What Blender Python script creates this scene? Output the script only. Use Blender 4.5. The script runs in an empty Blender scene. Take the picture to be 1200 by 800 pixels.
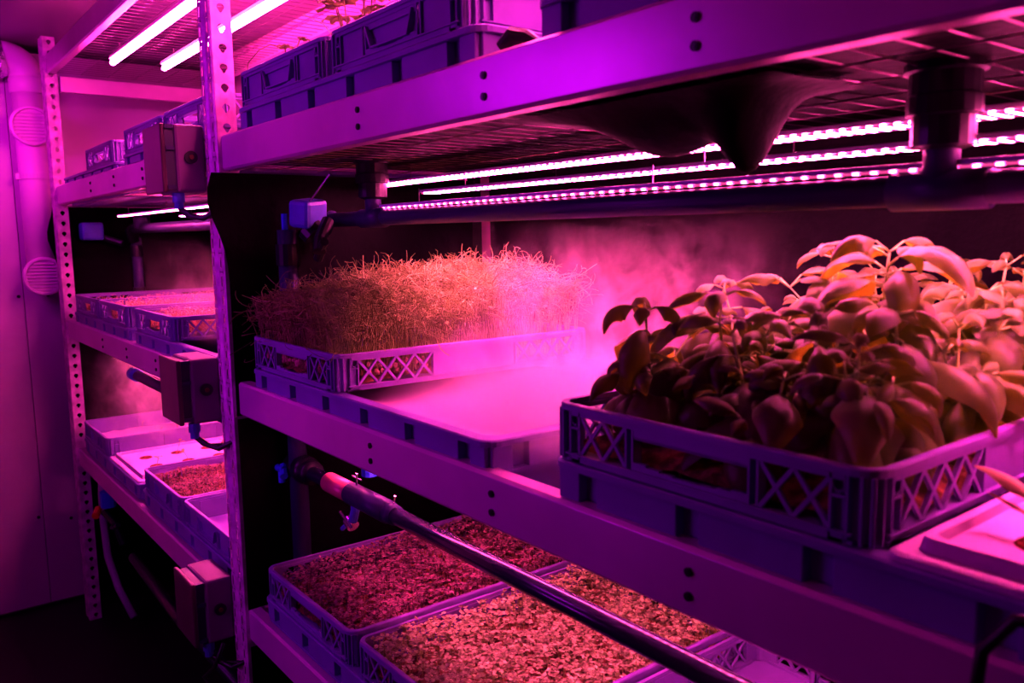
import bpy, math, random
from mathutils import Vector, Matrix
S=0.61; CZ=1.555
def P(x,y,z): return Vector((x*S,y*S,CZ+z*S))
col=bpy.context.scene.collection
PI=math.pi

# ---------------------------------------------------------------- mesh builder
class MB:
    def __init__(s): s.v=[];s.f=[];s.m=[];s.cm=0
    def add(s,vs,fs):
        b=len(s.v); s.v.extend([tuple(v) for v in vs])
        for f in fs: s.f.append(tuple(b+i for i in f)); s.m.append(s.cm)
    def box(s,x0,x1,y0,y1,z0,z1):
        s.add([(x0,y0,z0),(x1,y0,z0),(x1,y1,z0),(x0,y1,z0),(x0,y0,z1),(x1,y0,z1),(x1,y1,z1),(x0,y1,z1)],
              [(0,3,2,1),(4,5,6,7),(0,1,5,4),(1,2,6,5),(2,3,7,6),(3,0,4,7)])
    def tube(s,pts,r,n=8,cap=True):
        pts=[Vector(p) for p in pts]; m=len(pts)
        rs=r if isinstance(r,(list,tuple)) else [r]*m
        vs=[];up=None
        for i,p in enumerate(pts):
            t=(pts[min(i+1,m-1)]-pts[max(i-1,0)])
            if t.length<1e-9: t=Vector((0,0,1))
            t.normalize()
            if up is None:
                a=Vector((0,0,1)) if abs(t.z)<.9 else Vector((1,0,0))
                up=t.cross(a).normalized()
            up=(up-t*up.dot(t))
            if up.length<1e-6: up=t.orthogonal()
            up.normalize(); w=t.cross(up)
            for k in range(n):
                a=2*PI*k/n; vs.append(p+(up*math.cos(a)+w*math.sin(a))*rs[i])
        fs=[]
        for i in range(m-1):
            for k in range(n):
                fs.append((i*n+k,i*n+(k+1)%n,(i+1)*n+(k+1)%n,(i+1)*n+k))
        if cap: fs.append(tuple(range(n-1,-1,-1))); fs.append(tuple((m-1)*n+k for k in range(n)))
        s.add(vs,fs)
    def rings(s,loops,capa=False,capb=False):
        n=len(loops[0]);vs=[p for l in loops for p in l];fs=[]
        for i in range(len(loops)-1):
            for k in range(n): fs.append((i*n+k,i*n+(k+1)%n,(i+1)*n+(k+1)%n,(i+1)*n+k))
        if capa: fs.append(tuple(range(n-1,-1,-1)))
        if capb: fs.append(tuple((len(loops)-1)*n+k for k in range(n)))
        s.add(vs,fs)
    def build(s,name,mat,parent=None,smooth=False,bevel=0,loc=None,solid=0):
        me=bpy.data.meshes.new(name); me.from_pydata(s.v,[],s.f)
        mats=mat if isinstance(mat,list) else [mat]
        for m in mats: me.materials.append(m)
        if len(mats)>1: me.polygons.foreach_set('material_index',s.m)
        if smooth: me.polygons.foreach_set('use_smooth',[True]*len(me.polygons))
        me.update()
        o=bpy.data.objects.new(name,me); col.objects.link(o)
        if parent: o.parent=parent
        if loc is not None: o.location=loc
        if solid:
            md=o.modifiers.new('solid','SOLIDIFY'); md.thickness=solid; md.offset=0
        if bevel:
            md=o.modifiers.new('bevel','BEVEL'); md.width=bevel; md.segments=2; md.limit_method='ANGLE'
        if smooth and bevel==0:
            pass
        return o
def tag(o,label=None,cat=None,group=None,kind=None):
    if label: o['label']=label
    if cat: o['category']=cat
    if group: o['group']=group
    if kind: o['kind']=kind
    return o
def thing(name,loc,label,cat,group=None,rz=0):
    o=bpy.data.objects.new(name,None); col.objects.link(o); o.location=loc; o.rotation_euler=(0,0,rz)
    o.empty_display_size=.05
    return tag(o,label,cat,group)
def copy_tree(o,parent=None):
    c=o.copy(); col.objects.link(c)
    if parent: c.parent=parent
    for ch in list(o.children): copy_tree(ch,c)
    return c
def rr(w,d,r,z,n=5,cx=0,cy=0):
    pts=[]
    for (sx,sy,a0) in ((1,1,0),(-1,1,PI/2),(-1,-1,PI),(1,-1,1.5*PI)):
        for k in range(n+1):
            a=a0+PI/2*k/n
            pts.append((cx+sx*(w/2-r)+r*math.cos(a),cy+sy*(d/2-r)+r*math.sin(a),z))
    return pts

# ---------------------------------------------------------------- materials
def mat(name,base,rough=.5,metal=0,spec=.5,bump=0,bscale=40,var=0,vscale=8,emit=None,es=0,trans=0,base2=None,bdist=.002,coat=0):
    m=bpy.data.materials.new(name); m.use_nodes=True; nt=m.node_tree; N=nt.nodes; L=nt.links
    b=N['Principled BSDF']; b.inputs['Roughness'].default_value=rough; b.inputs['Metallic'].default_value=metal
    b.inputs['Specular IOR Level'].default_value=spec
    b.inputs['Base Color'].default_value=(*base,1)
    if coat: b.inputs['Coat Weight'].default_value=coat
    if var or base2 or bump: tc=N.new('ShaderNodeTexCoord')
    if var or base2:
        nz=N.new('ShaderNodeTexNoise'); nz.inputs['Scale'].default_value=vscale; nz.inputs['Detail'].default_value=4
        L.new(tc.outputs['Object'],nz.inputs['Vector'])
        cr=N.new('ShaderNodeValToRGB'); cr.color_ramp.elements[0].position=.38; cr.color_ramp.elements[1].position=.62
        b2=base2 if base2 else tuple(c*(1-var) for c in base)
        cr.color_ramp.elements[0].color=(*b2,1); cr.color_ramp.elements[1].color=(*base,1)
        L.new(nz.outputs['Fac'],cr.inputs['Fac']); L.new(cr.outputs['Color'],b.inputs['Base Color'])
    if bump:
        n2=N.new('ShaderNodeTexNoise'); n2.inputs['Scale'].default_value=bscale; n2.inputs['Detail'].default_value=5
        L.new(tc.outputs['Object'],n2.inputs['Vector'])
        bp=N.new('ShaderNodeBump'); bp.inputs['Strength'].default_value=bump; bp.inputs['Distance'].default_value=bdist
        L.new(n2.outputs['Fac'],bp.inputs['Height']); L.new(bp.outputs['Normal'],b.inputs['Normal'])
    if emit:
        b.inputs['Emission Color'].default_value=(*emit,1); b.inputs['Emission Strength'].default_value=es
    if trans and name=='basil_leaf':
        out=N['Material Output']; tr=N.new('ShaderNodeBsdfTranslucent'); mx=N.new('ShaderNodeMixShader'); mx.inputs[0].default_value=trans
        tr.inputs['Color'].default_value=(.75,.95,.03,1)
        L.new(b.outputs[0],mx.inputs[1]); L.new(tr.outputs[0],mx.inputs[2]); L.new(mx.outputs[0],out.inputs['Surface'])
    elif trans:
        out=N['Material Output']; tr=N.new('ShaderNodeBsdfTranslucent'); mx=N.new('ShaderNodeMixShader')
        mx.inputs[0].default_value=trans
        if var or base2: L.new(cr.outputs['Color'],tr.inputs['Color'])
        else: tr.inputs['Color'].default_value=(*base,1)
        L.new(b.outputs[0],mx.inputs[1]); L.new(tr.outputs[0],mx.inputs[2]); L.new(mx.outputs[0],out.inputs['Surface'])
    return m
LED=(1.0,0.08,0.37)
M={}
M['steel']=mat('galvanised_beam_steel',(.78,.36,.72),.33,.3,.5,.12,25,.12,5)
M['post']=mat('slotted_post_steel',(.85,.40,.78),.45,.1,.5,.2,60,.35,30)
M['wire']=mat('zinc_wire',(.4,.24,.34),.28,.9)
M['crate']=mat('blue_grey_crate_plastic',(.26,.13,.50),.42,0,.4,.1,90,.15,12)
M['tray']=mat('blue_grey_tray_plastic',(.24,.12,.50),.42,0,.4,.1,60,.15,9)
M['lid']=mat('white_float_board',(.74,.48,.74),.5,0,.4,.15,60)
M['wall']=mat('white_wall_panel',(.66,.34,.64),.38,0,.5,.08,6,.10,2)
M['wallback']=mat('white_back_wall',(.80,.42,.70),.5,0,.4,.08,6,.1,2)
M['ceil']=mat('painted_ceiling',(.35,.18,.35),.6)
M['floor']=mat('dark_floor',(.012,.01,.014),.55,0,.3,.3,20,.3,4)
M['film']=mat('black_film',(.002,.0015,.0025),.55,0,.06,.6,7,bdist=.02)
M['pipe']=mat('dark_grey_pvc',(.035,.020,.10),.40,0,.35,.04,20)
M['pipegloss']=mat('glossy_black_pipe',(.02,.012,.05),.2,0,.6)
M['pipeb']=mat('black_rubber_fitting',(.010,.008,.018),.35,0,.5)
M['red']=mat('brass_red_collar',(.75,.22,.25),.35,.2)
M['clamp']=mat('steel_clamp',(.75,.7,.72),.25,.9)
M['blue']=mat('blue_plastic',(.05,.12,.85),.4)
M['bluebox']=mat('blue_actuator_plastic',(.10,.13,.62),.4,0,.5,.05,30,.2,20)
M['box']=mat('grey_box_plastic',(.20,.08,.20),.45,0,.4,.05,40)
M['cover']=mat('smoked_cover_plastic',(.10,.03,.06),.3,0,.5,.05,30,.3,20)
M['recess']=mat('dark_box_recess',(.03,.03,.07),.4)
M['black']=mat('black_plastic',(.01,.01,.012),.35)
M['redknob']=mat('red_brown_knob_centre',(.16,.05,.015),.4)
M['orange']=mat('orange_fitting',(.9,.16,.02),.4)
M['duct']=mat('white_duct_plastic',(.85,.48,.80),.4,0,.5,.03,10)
M['foil']=mat('crumpled_foil',(.8,.8,.85),.2,1,.5,1.0,45,bdist=.02)
M['soil']=mat('coco_fibre_substrate',(.42,.22,.10),.9,0,.2,.9,120,0,60,base2=(.10,.05,.025),bdist=.006)
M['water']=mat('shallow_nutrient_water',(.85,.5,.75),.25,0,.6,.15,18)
M['basil']=mat('basil_leaf',(.155,.30,.055),.42,0,.42,.5,55,0,14,trans=.26,base2=(.055,.11,.022),bdist=.004)
M['basilstem']=mat('basil_stem',(.45,.75,.14),.5)
M['pea']=mat('pea_stalk',(.55,.80,.20),.6,0,.2,0,40,0,30,base2=(.26,.36,.09),trans=.2)
M['pealeaf']=mat('pea_leaf',(.36,.62,.12),.6,0,.2,0,40,0,20,base2=(.2,.34,.07),trans=.25)
M['seed']=mat('sprouted_seed',(.70,.50,.28),.6)
M['cressp']=mat('purple_cress_leaf',(.48,.26,.26),.5,0,.35,0,40,0,90,base2=(.06,.018,.04),trans=.1)
M['cressd']=mat('dark_microgreen_leaf',(.34,.16,.14),.5,0,.3,0,40,0,90,base2=(.07,.02,.04))
M['cressy']=mat('yellow_green_cress_leaf',(.66,.90,.34),.5,0,.25,0,40,0,90,base2=(.22,.24,.09),trans=.15)
M['cressg']=mat('green_cress_leaf',(.60,.90,.22),.5,0,.2,0,40,0,60,base2=(.35,.5,.12),trans=.15)
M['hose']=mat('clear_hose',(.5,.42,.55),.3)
M['wiltleaf']=mat('backlit_strawberry_leaf',(.22,.32,.06),.5,0,.3,.3,90,0,40,base2=(.10,.12,.03),trans=.3)
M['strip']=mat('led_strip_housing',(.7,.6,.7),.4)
M['paleleaf']=mat('pale_seedling_leaf',(.50,.48,.16),.5,trans=.2)

def led_mat(name,strength,dots=True,pitch=.016):
    m=bpy.data.materials.new(name); m.use_nodes=True; nt=m.node_tree;N=nt.nodes;L=nt.links
    N.remove(N['Principled BSDF']); em=N.new('ShaderNodeEmission'); em.inputs['Color'].default_value=(*LED,1)
    em.inputs['Strength'].default_value=strength
    if dots:
        tc=N.new('ShaderNodeTexCoord'); sp=N.new('ShaderNodeSeparateXYZ'); L.new(tc.outputs['Object'],sp.inputs[0])
        mu=N.new('ShaderNodeMath');mu.operation='MULTIPLY';mu.inputs[1].default_value=2*PI/pitch;L.new(sp.outputs['X'],mu.inputs[0])
        si=N.new('ShaderNodeMath');si.operation='SINE';L.new(mu.outputs[0],si.inputs[0])
        mr=N.new('ShaderNodeMapRange');mr.inputs['From Min'].default_value=.3;mr.inputs['From Max'].default_value=.8
        mr.inputs['To Min'].default_value=1.1;mr.inputs['To Max'].default_value=strength*2.7
        L.new(si.outputs[0],mr.inputs['Value']);L.new(mr.outputs[0],em.inputs['Strength'])
    L.new(em.outputs[0],N['Material Output'].inputs['Surface'])
    return m
M['led']=led_mat('magenta_led_diodes',115)
M['ledlow']=led_mat('magenta_led_diodes_lower',60)
M['leddim']=led_mat('magenta_led_diodes_fine',22,True,.02)
M['tube']=led_mat('magenta_tube_diffuser',195,False)

# ---------------------------------------------------------------- room shell
def struct(name,lo,hi,m,bevel=0):
    c=(Vector(lo)+Vector(hi))/2; h=(Vector(hi)-Vector(lo))/2
    mb=MB(); mb.box(-h.x,h.x,-h.y,h.y,-h.z,h.z)
    o=mb.build(name,m,loc=c,bevel=bevel); o['kind']='structure'; return o
XE=-6.45*S-.05; XR=1.75; YB=2.16*S; YF=-1.25; ZC=CZ+1.30*S
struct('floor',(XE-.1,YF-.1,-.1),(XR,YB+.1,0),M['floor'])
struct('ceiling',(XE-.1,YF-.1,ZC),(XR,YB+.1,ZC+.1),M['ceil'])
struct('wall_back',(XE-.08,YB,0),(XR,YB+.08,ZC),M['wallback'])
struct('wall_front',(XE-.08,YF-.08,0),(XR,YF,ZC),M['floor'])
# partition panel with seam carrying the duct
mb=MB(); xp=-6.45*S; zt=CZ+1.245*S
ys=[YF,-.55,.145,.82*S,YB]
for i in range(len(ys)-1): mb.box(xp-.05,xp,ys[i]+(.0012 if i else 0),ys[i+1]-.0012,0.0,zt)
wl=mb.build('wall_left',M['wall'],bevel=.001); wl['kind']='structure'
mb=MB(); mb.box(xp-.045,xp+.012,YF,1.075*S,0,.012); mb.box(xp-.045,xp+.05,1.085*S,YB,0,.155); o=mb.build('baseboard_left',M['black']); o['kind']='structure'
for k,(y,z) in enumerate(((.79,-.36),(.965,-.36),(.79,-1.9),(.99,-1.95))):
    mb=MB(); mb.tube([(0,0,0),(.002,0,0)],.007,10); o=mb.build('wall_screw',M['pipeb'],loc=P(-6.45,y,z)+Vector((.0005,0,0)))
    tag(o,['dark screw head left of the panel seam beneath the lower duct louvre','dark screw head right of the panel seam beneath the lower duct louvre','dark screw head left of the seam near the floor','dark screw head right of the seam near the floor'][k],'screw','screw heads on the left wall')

# ---------------------------------------------------------------- storage rack
rack=thing('storage_rack',(0,0,0),'long galvanised slotted-post rack with four shelf levels filling the room','rack')
XP=[-6.05,-2.955,.14]
BZ=[(-1.471,-1.354),(-.617,-.500),(.236,.353),(1.045,1.16)]
def keyplate(mb,w,h0,h1,pitch,hole,axis,off):
    # flange w wide with a column of holes; axis 'x' lies in y=off, axis 'y' lies in x=off
    n=int((h1-h0)/pitch); pitch=(h1-h0)/n
    hp=[]
    if hole=='key':
        for k in range(12):
            a=2*PI*k/12; r=.0085 if math.sin(a)>-.3 else .0055
            hp.append((math.cos(a)*r, math.sin(a)*r*(1.0 if math.sin(a)>0 else 1.9)))
    else:
        for k in range(12):
            a=2*PI*k/12; hp.append((math.cos(a)*.0042, math.sin(a)*.0035+(.0080 if math.sin(a)>0.01 else -.0075)))
    hw=w/2;hh=pitch/2
    op=[]
    for k in range(12):
        a=2*PI*k/12+1e-6; c,s_=math.cos(a),math.sin(a); t=min(hw/abs(c) if abs(c)>1e-4 else 9,hh/abs(s_) if abs(s_)>1e-4 else 9)
        op.append([c*t,s_*t])
    for i,sx,sy in ((1,1,1),(5,-1,1),(7,-1,-1),(11,1,-1)):
        op[i]=[sx*hw,sy*hh]
    for i in range(n):
        zc=h0+(i+.5)*pitch
        def T(q):
            return (q[0],off,zc+q[1]) if axis=='x' else (off,q[0],zc+q[1])
        vs=[T(q) for q in hp]+[T(q) for q in op]
        mb.add(vs,[(k,(k+1)%12,12+(k+1)%12,12+k) for k in range(12)])
def post_mesh():
    z0,z1=.0,CZ+1.27*S
    mb=MB()
    # front flange: three folded strips, slotted outer strip
    W=.074
    b=MB(); keyplate(b,.020,z0,z1,.04,'slot','x',0); b2=[(x+.060,y,z) for x,y,z in b.v]; mb.add(b2,b.f)
    b=MB(); keyplate(b,.020,z0,z1,.04,'slot','x',0); b2=[(x+.014,y,z) for x,y,z in b.v]; mb.add(b2,b.f)
    mb.add([(0.024,0,z0),(.030,.004,z0),(.044,.004,z0),(.050,0,z0),(0.024,0,z1),(.030,.004,z1),(.044,.004,z1),(.050,0,z1)],[(0,1,5,4),(1,2,6,5),(2,3,7,6)])
    mb.add([(.070,0,z0),(W,.003,z0),(.070,0,z1),(W,.003,z1),(.004,0,z0),(0,.004,z0),(.004,0,z1),(0,.004,z1)],[(0,1,3,2),(5,4,6,7)])
    # side flange with keyholes
    b=MB(); keyplate(b,.042,z0,z1,.04,'key','y',W); b2=[(x,y+.024,z) for x,y,z in b.v]; mb.add(b2,b.f)
    return mb
pm=post_mesh()
p0=pm.build('upright_post',M['post'],rack,solid=.0018)
first=True
for xp_ in XP:
    for back in (0,1):
        if first: o=p0; first=False
        else:
            o=p0.copy(); col.objects.link(o); o.parent=rack
        if not back: o.location=(xp_*S-.040,1.0*S-.012,0)
        else: o.location=(xp_*S-.040,2.02*S,0); o.scale=(1,-1,1)
for bi in range(2):
    x0=XP[bi]*S+.034; x1=XP[bi+1]*S-.040
    for li,(za,zb) in enumerate(BZ):
        for back in (0,1):
            h=(zb-za)*S; mb=MB()
            # C channel with rolled lips, open to the inside
            prof=[(.026,.006),(.026,.0),(.004,0),(0,.004),(0,h-.004),(.004,h),(.026,h),(.026,h-.006)]
            t=.002
            L0=[(0,y if not back else -y,z) for y,z in prof]
            L1=[(x1-x0,y,z) for _,y,z in L0]
            n=len(prof); mb.add(L0+L1,[(k,k+1,n+k+1,n+k) for k in range(n-1)])
            o=mb.build('shelf_beam',M['steel'],rack,loc=(x0,(1.0*S-.001) if not back else 2.0*S,CZ+za*S),solid=.002)
            md=o.modifiers.new('b','BEVEL'); md.width=.003; md.segments=3; md.limit_method='ANGLE'
            if not back and li in(1,2):
                for bx in (1.07,1.60,2.13,2.66):
                    for q in (.27,.62):
                        mb=MB(); X=( -1.90+ .5325*( [ -1,0,1,2,3][int(round((bx-.53)/.535))] ))
                        if bi==0: X-=3.095
                        mb.tube([(0,-.0035,0),(0,.003,0)],.0048,10); mb.tube([(0,-.0045,0),(0,.0,0)],[.003,.003],6)
                        k=mb.build('hole_disc',M['black'],o,loc=(X*S-x0,0,(1-q-.08)*h+.001))  # black disc standing in for the dark of an open beam hole
    for li in range(4):
        za=BZ[li][0]; mb=MB(); zz=CZ+za*S+.008+(.0185 if li==0 else -.004 if li==1 else -.015 if (li==2 and bi==0) else 0)
        y0,y1=1.0*S+.006,2.0*S-.004
        # wire deck: close wires across the depth, sparser along the bay
        n=int((x1-x0)/.04)
        for k in range(n+1):
            x=x0+(x1-x0)*k/n; mb.tube([(x,y0+.02,zz),(x,y1-.02,zz)],.0011,4,False)
        for k in range(7):
            y=y0+.012+(y1-y0-.024)*k/6; mb.tube([(x0+.003,y,zz-.0032),(x1-.003,y,zz-.0032)],.0011,4,False)
        mb.build('wire_deck',M['wire'],rack)
for xp_ in XP:
    for li,(za,zb) in enumerate(BZ):
        mb=MB(); top=li==3; mb.box(xp_*S+.002,xp_*S+.030,1.0*S+.042,2.0*S-.032,CZ+(.94 if top else za)*S+(0 if top else .022),CZ+(1.045 if top else zb-.01)*S-.004)
        mb.build('cross_beam',M['steel'],rack,bevel=.003)

# ---------------------------------------------------------------- trays and crates
TW,TD,TH=.838,.596,.104
def make_tray(n_h=6,n_s=4,label=''):
    t=thing('tray',(0,0,0),label,'tray')
    mb=MB(); w,d=TW-.034,TD-.034
    mb.rings([rr(w-.006,d-.006,.03,.0),rr(w,d,.03,.004),rr(w,d,.03,TH-.003),rr(w-.008,d-.008,.028,TH-.003),rr(w-.012,d-.012,.026,.006)],capa=True,capb=True)
    mb.build('basin',M['tray'],t)
    mb=MB()
    mb.rings([rr(w-.009,d-.009,.026,TH-.004),rr(w-.009,d-.009,.026,TH),rr(TW-.004,TD-.004,.022,TH),rr(TW,TD,.024,TH-.002),rr(TW,TD,.024,TH-.009),rr(TW-.006,TD-.006,.022,TH-.010),rr(w+.001,d+.001,.03,TH-.009)])
    mb.build('rim',M['tray'],t,smooth=False)
    mb=MB()
    mb.rings([rr(w-.001,d-.001,.03,.053),rr(TW-.008,TD-.008,.022,.053),rr(TW-.008,TD-.008,.022,.059),rr(w-.001,d-.001,.03,.059)])
    mb.build('ledge',M['tray'],t)
    # panels between the upright recesses
    for (W_,n,ax) in ((TW,n_h,'x'),(TD,n_s,'y')):
        for sg in (-1,1):
            mb=MB(); edge=.060; gap=.028; span=W_-2*edge; step=span/(n-1)
            us=[]; 
            for k in range(n-1): us.append((-W_/2+edge+step*k+gap/2,-W_/2+edge+step*(k+1)-gap/2))
            us=[(-W_/2+.012,-W_/2+edge-gap/2)]+us+[(W_/2-edge+gap/2,W_/2-.012)]
            o0=(TD if ax=='x' else TW)/2
            for a,b in us:
                if ax=='x': ya,yb=sorted((sg*(o0-.018),sg*(o0-.0045))); mb.box(a,b,ya,yb,.0585,TH-.0095)
                else: xa,xb=sorted((sg*(o0-.018),sg*(o0-.0045))); mb.box(xa,xb,a,b,.0585,TH-.0095)
            mb.build('side_panel',M['tray'],t,bevel=.0015)
    return t
CW,CD,CH=.396,.59,.066
def crate_face(mb,mp,W_,kind,solid=False):
    def bx(u0,u1,v0,v1,t0,t1):
        vs=[mp(u,v,t) for t in(t0,t1) for u,v in((u0,v0),(u1,v0),(u1,v1),(u0,v1))]
        mb.add(vs,[(0,3,2,1),(4,5,6,7),(0,1,5,4),(1,2,6,5),(2,3,7,6),(3,0,4,7)])
    def dg(u0,v0,u1,v1,w,t0,t1):
        L=math.hypot(u1-u0,v1-v0); nx,ny=-(v1-v0)/L*w/2,(u1-u0)/L*w/2
        q=[(u0+nx,v0+ny),(u0-nx,v0-ny),(u1-nx,v1-ny),(u1+nx,v1+ny)]
        vs=[mp(u,v,t) for t in(t0,t1) for u,v in q]
        mb.add(vs,[(0,3,2,1),(4,5,6,7),(0,1,5,4),(1,2,6,5),(2,3,7,6),(3,0,4,7)])
    h=CH-.007; va,vb=.009,h-.006
    bx(.028,W_-.028,0,va,-.009,0); bx(.028,W_-.028,vb,h,-.007,0)
    bx(.02,W_-.02,.0075,.0095,-.003,.0025)
    def lattice(ua,ub):
        if solid:
            bx(ua,ub,va,vb,-.008,-.0045); return
        n=max(2,int(round((ub-ua)/.036))); st=(ub-ua)/n
        for k in range(n):
            a=ua+st*k;b=a+st
            dg(a,va,b,vb,.0042,-.0055,-.001); dg(a,vb,b,va,.0042,-.005,-.0015)
    if kind=='short':
        m0,m1=.112,W_-.112
        lattice(.042,m0); lattice(m1,W_-.042)
        for s_ in(0,1):
            a,b=(m0,m0+.012) if s_==0 else (m1-.012,m1)
            bx(a,a+.0025,va,vb,-.014,-.0005); bx(b-.0025,b,va,vb,-.014,-.0005); bx(a,b,va,vb,-.014,-.011)
        a,b=m0+.012,m1-.012; n=8
        for k in range(n):      # handle opening, curved lower edge
            t0_=k/n;t1_=(k+1)/n; tm=(t0_+t1_)/2
            vv=va+.004+.006*(1-math.sin(PI*tm))
            bx(a+(b-a)*t0_,a+(b-a)*t1_,va,vv,-.006,-.0005)
        bx(a,b,vb-.009,vb,-.005,-.001)
        if not solid: bx(a,b,vb-.010,vb-.008,-.016,-.001)
        if solid:
            bx(a,b,va,vb,-.0085,-.0055)
            dg(a+.006,vb-.004,a+.020,va+.008,.003,-.006,.004); dg(b-.006,vb-.004,b-.020,va+.008,.003,-.006,.004)
            dg(a+.019,va+.008,b-.019,va+.008,.003,-.006,.004)
    else:
        m0,m1=W_/2-.095,W_/2+.095
        lattice(.042,m0-.004); lattice(m1+.004,W_-.042)
        bx(m0,m1,va,vb,-.006,-.003); bx(m0-.003,m0+.001,va,vb,-.008,0); bx(m1-.001,m1+.003,va,vb,-.008,0)
def make_crate(solid=False,label='',m=None):
    m=m or M['crate']
    t=thing('crate',(0,0,0),label,'crate')
    hw,hd=CW/2-.002,CD/2-.002
    mb=MB(); crate_face(mb,lambda u,v,q:(-hw+u,-hd-q,v),2*hw,'short',solid); mb.build('end_wall',m,t)
    mb=MB(); crate_face(mb,lambda u,v,q:(hw-u,hd+q,v),2*hw,'short',solid); mb.build('end_wall',m,t)
    mb=MB(); crate_face(mb,lambda u,v,q:(hw+q,-hd+u,v),2*hd,'long',solid); mb.build('side_wall',m,t)
    mb=MB(); crate_face(mb,lambda u,v,q:(-hw-q,hd-u,v),2*hd,'long',solid); mb.build('side_wall',m,t)
    mb=MB(); mb.rings([rr(CW-.016,CD-.016,.018,CH-.0065),rr(CW-.016,CD-.016,.018,CH),rr(CW-.003,CD-.003,.022,CH),rr(CW,CD,.024,CH-.0015),rr(CW,CD,.024,CH-.0075),rr(CW-.014,CD-.014,.02,CH-.0075)])
    mb.build('rim',m,t)
    mb=MB(); mb.rings([rr(CW-.018,CD-.018,.018,.0),rr(CW-.018,CD-.018,.018,.004)],capa=True,capb=True); mb.build('base',m,t)
    for sx in(-1,1):
        for sy in(-1,1):
            mb=MB(); h=CH-.007
            # hollow corner post: inner skin with proud ribs and a ring motif on each face
            cx,cy=sx*hw,sy*hd
            loop=[(0.040,.006),(.014,.006),(.009,.009),(.006,.014),(.006,.040)]
            ins=[(cx-sx*a,cy-sy*b) for a,b in loop]
            n=len(ins); mb.add([(x,y,.002) for x,y in ins]+[(x,y,h) for x,y in ins],[(k,k+1,n+k+1,n+k) for k in range(n-1)])
            for face in (0,1):
                def bx(u0,u1,v0,v1,t0,t1):
                    if face==0: xs=sorted((cx-sx*u0,cx-sx*u1)); yy=sorted((cy-sy*t0,cy-sy*t1)); mb.box(xs[0],xs[1],yy[0],yy[1],v0,v1)
                    else: yy=sorted((cy-sy*u0,cy-sy*u1)); xs=sorted((cx-sx*t0,cx-sx*t1)); mb.box(xs[0],xs[1],yy[0],yy[1],v0,v1)
                for u in (.012,.0245,.0395): bx(u,u+.0025,.001,h,0,.006)
                bx(.026,.041,h-.0215,h-.019,0,.006); bx(.02,.042,0,.003,0,.007)
                pts=[]
                for k in range(13):
                    a=2*PI*k/12; u=.0335+.0055*math.cos(a); v=h-.0105+.0065*math.sin(a)
                    pts.append((cx-sx*u,cy-sy*.001,v) if face==0 else (cx-sx*.001,cy-sy*u,v))
                mb.tube(pts,.0012,4,False)
            r=[(cx-sx*(.0005+.0135*(1-math.sin(a))),cy-sy*(.0005+.0135*(1-math.cos(a)))) for a in (0,PI/6,PI/3,PI/2)]
            mb.tube([(cx-sx*.005,cy-sy*.005,.001),(cx-sx*.005,cy-sy*.005,h)],.0022,6)
            o=mb.build('corner_post',m,t,solid=0)
    return t
tray0=None;crate0={}
def put_tray(x0,level_rim,label,group='trays under the crates'):
    global tray0
    if tray0 is None: tray0=make_tray(); o=tray0
    else: o=copy_tree(tray0)
    tag(o,label,'tray',group); o.location=P(x0,1.496,level_rim)+Vector((TW/2,0,-TH)); return o
def put_crate(x0,z0,label,solid=False,group='stacking crates',y=1.496,rz=0):
    if solid not in crate0: crate0[solid]=make_crate(solid); o=crate0[solid]
    else: o=copy_tree(crate0[solid])
    tag(o,label,'crate',group); o.location=P(x0,y,z0)+Vector((CW/2,0,.0015)); o.rotation_euler=(0,0,rz); return o
gm='trays on the middle shelf'; gb='trays on the bottom shelf'; gt='trays on the upper shelf'
RM=-.437
put_tray(-2.77,RM,'blue-grey ribbed tray under the pea shoots with misty water in its open half',gm)
put_tray(-1.19,-.425,'dark blue ribbed tray carrying the basil crate and the white planting lid',gm)
put_tray(-5.83,RM,'blue-grey tray on the far bay middle shelf nearest the end wall',gm)
put_tray(-4.36,RM,'blue-grey tray on the far bay middle shelf just left of the centre post',gm)
RB=-1.253
put_tray(-2.77,RB,'blue tray on the bottom shelf under the purple and yellow cress crates',gb)
put_tray(-1.375,RB,'tray on the bottom shelf under the empty crate, half hidden by the middle beam',gb)
put_tray(-5.85,RB,'tray on the far bay bottom shelf holding the white planting board',gb)
put_tray(-4.42,RB,'tray on the far bay bottom shelf under the purple microgreen crate',gb)
RT=.425
put_tray(-2.775,RT,'ribbed blue tray above the front beam right of the centre post',gt)
put_tray(-1.23,RT,'ribbed blue tray at the top edge of the photo above the beam',gt)
put_tray(-5.83,RT-.035,'blue tray on the far bay upper shelf below the leftmost crate',gt)
put_tray(-4.33,RT-.02,'blue tray on the far bay upper shelf behind the topmost control box',gt)

gc='stacking crates on the trays'
put_crate(-2.765,RM,'blue-grey lattice crate packed with tall stringy pea shoots',group=gc)
put_crate(-1.185,-.425,'dark blue lattice crate in the foreground full of basil',group=gc)
put_crate(-5.80,RM,'lattice crate at the end wall side of the far bay middle shelf',group=gc)
put_crate(-5.13,RM,'second crate from the end wall on the far bay middle shelf',group=gc)
put_crate(-4.345,RM,'misty lattice crate on the far bay middle shelf nearest the centre post',group=gc)
put_crate(-2.75,RB,'crate of dark purple cress on the bottom shelf right of the centre post',group=gc)
put_crate(-2.07,RB,'crate of pale yellow-green cress crossed by the lower black pipe',group=gc)
put_crate(-1.395,RB,'empty pink-lit crate at the bottom right beyond the cress',group=gc)
put_crate(-.725,RB,'crate with a few short greens peeking out at the bottom edge beside the empty crate',group=gc)
put_crate(-5.84,RB,'shallow crate of seedlings at the far left of the bottom shelf',True,group=gc)
put_crate(-4.39,RB,'crate of fine dark purple microgreens behind the white planting board',True,group=gc)
put_crate(-3.725,RB,'empty crate on the far bay bottom shelf next to the centre post',True,group=gc)
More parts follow.
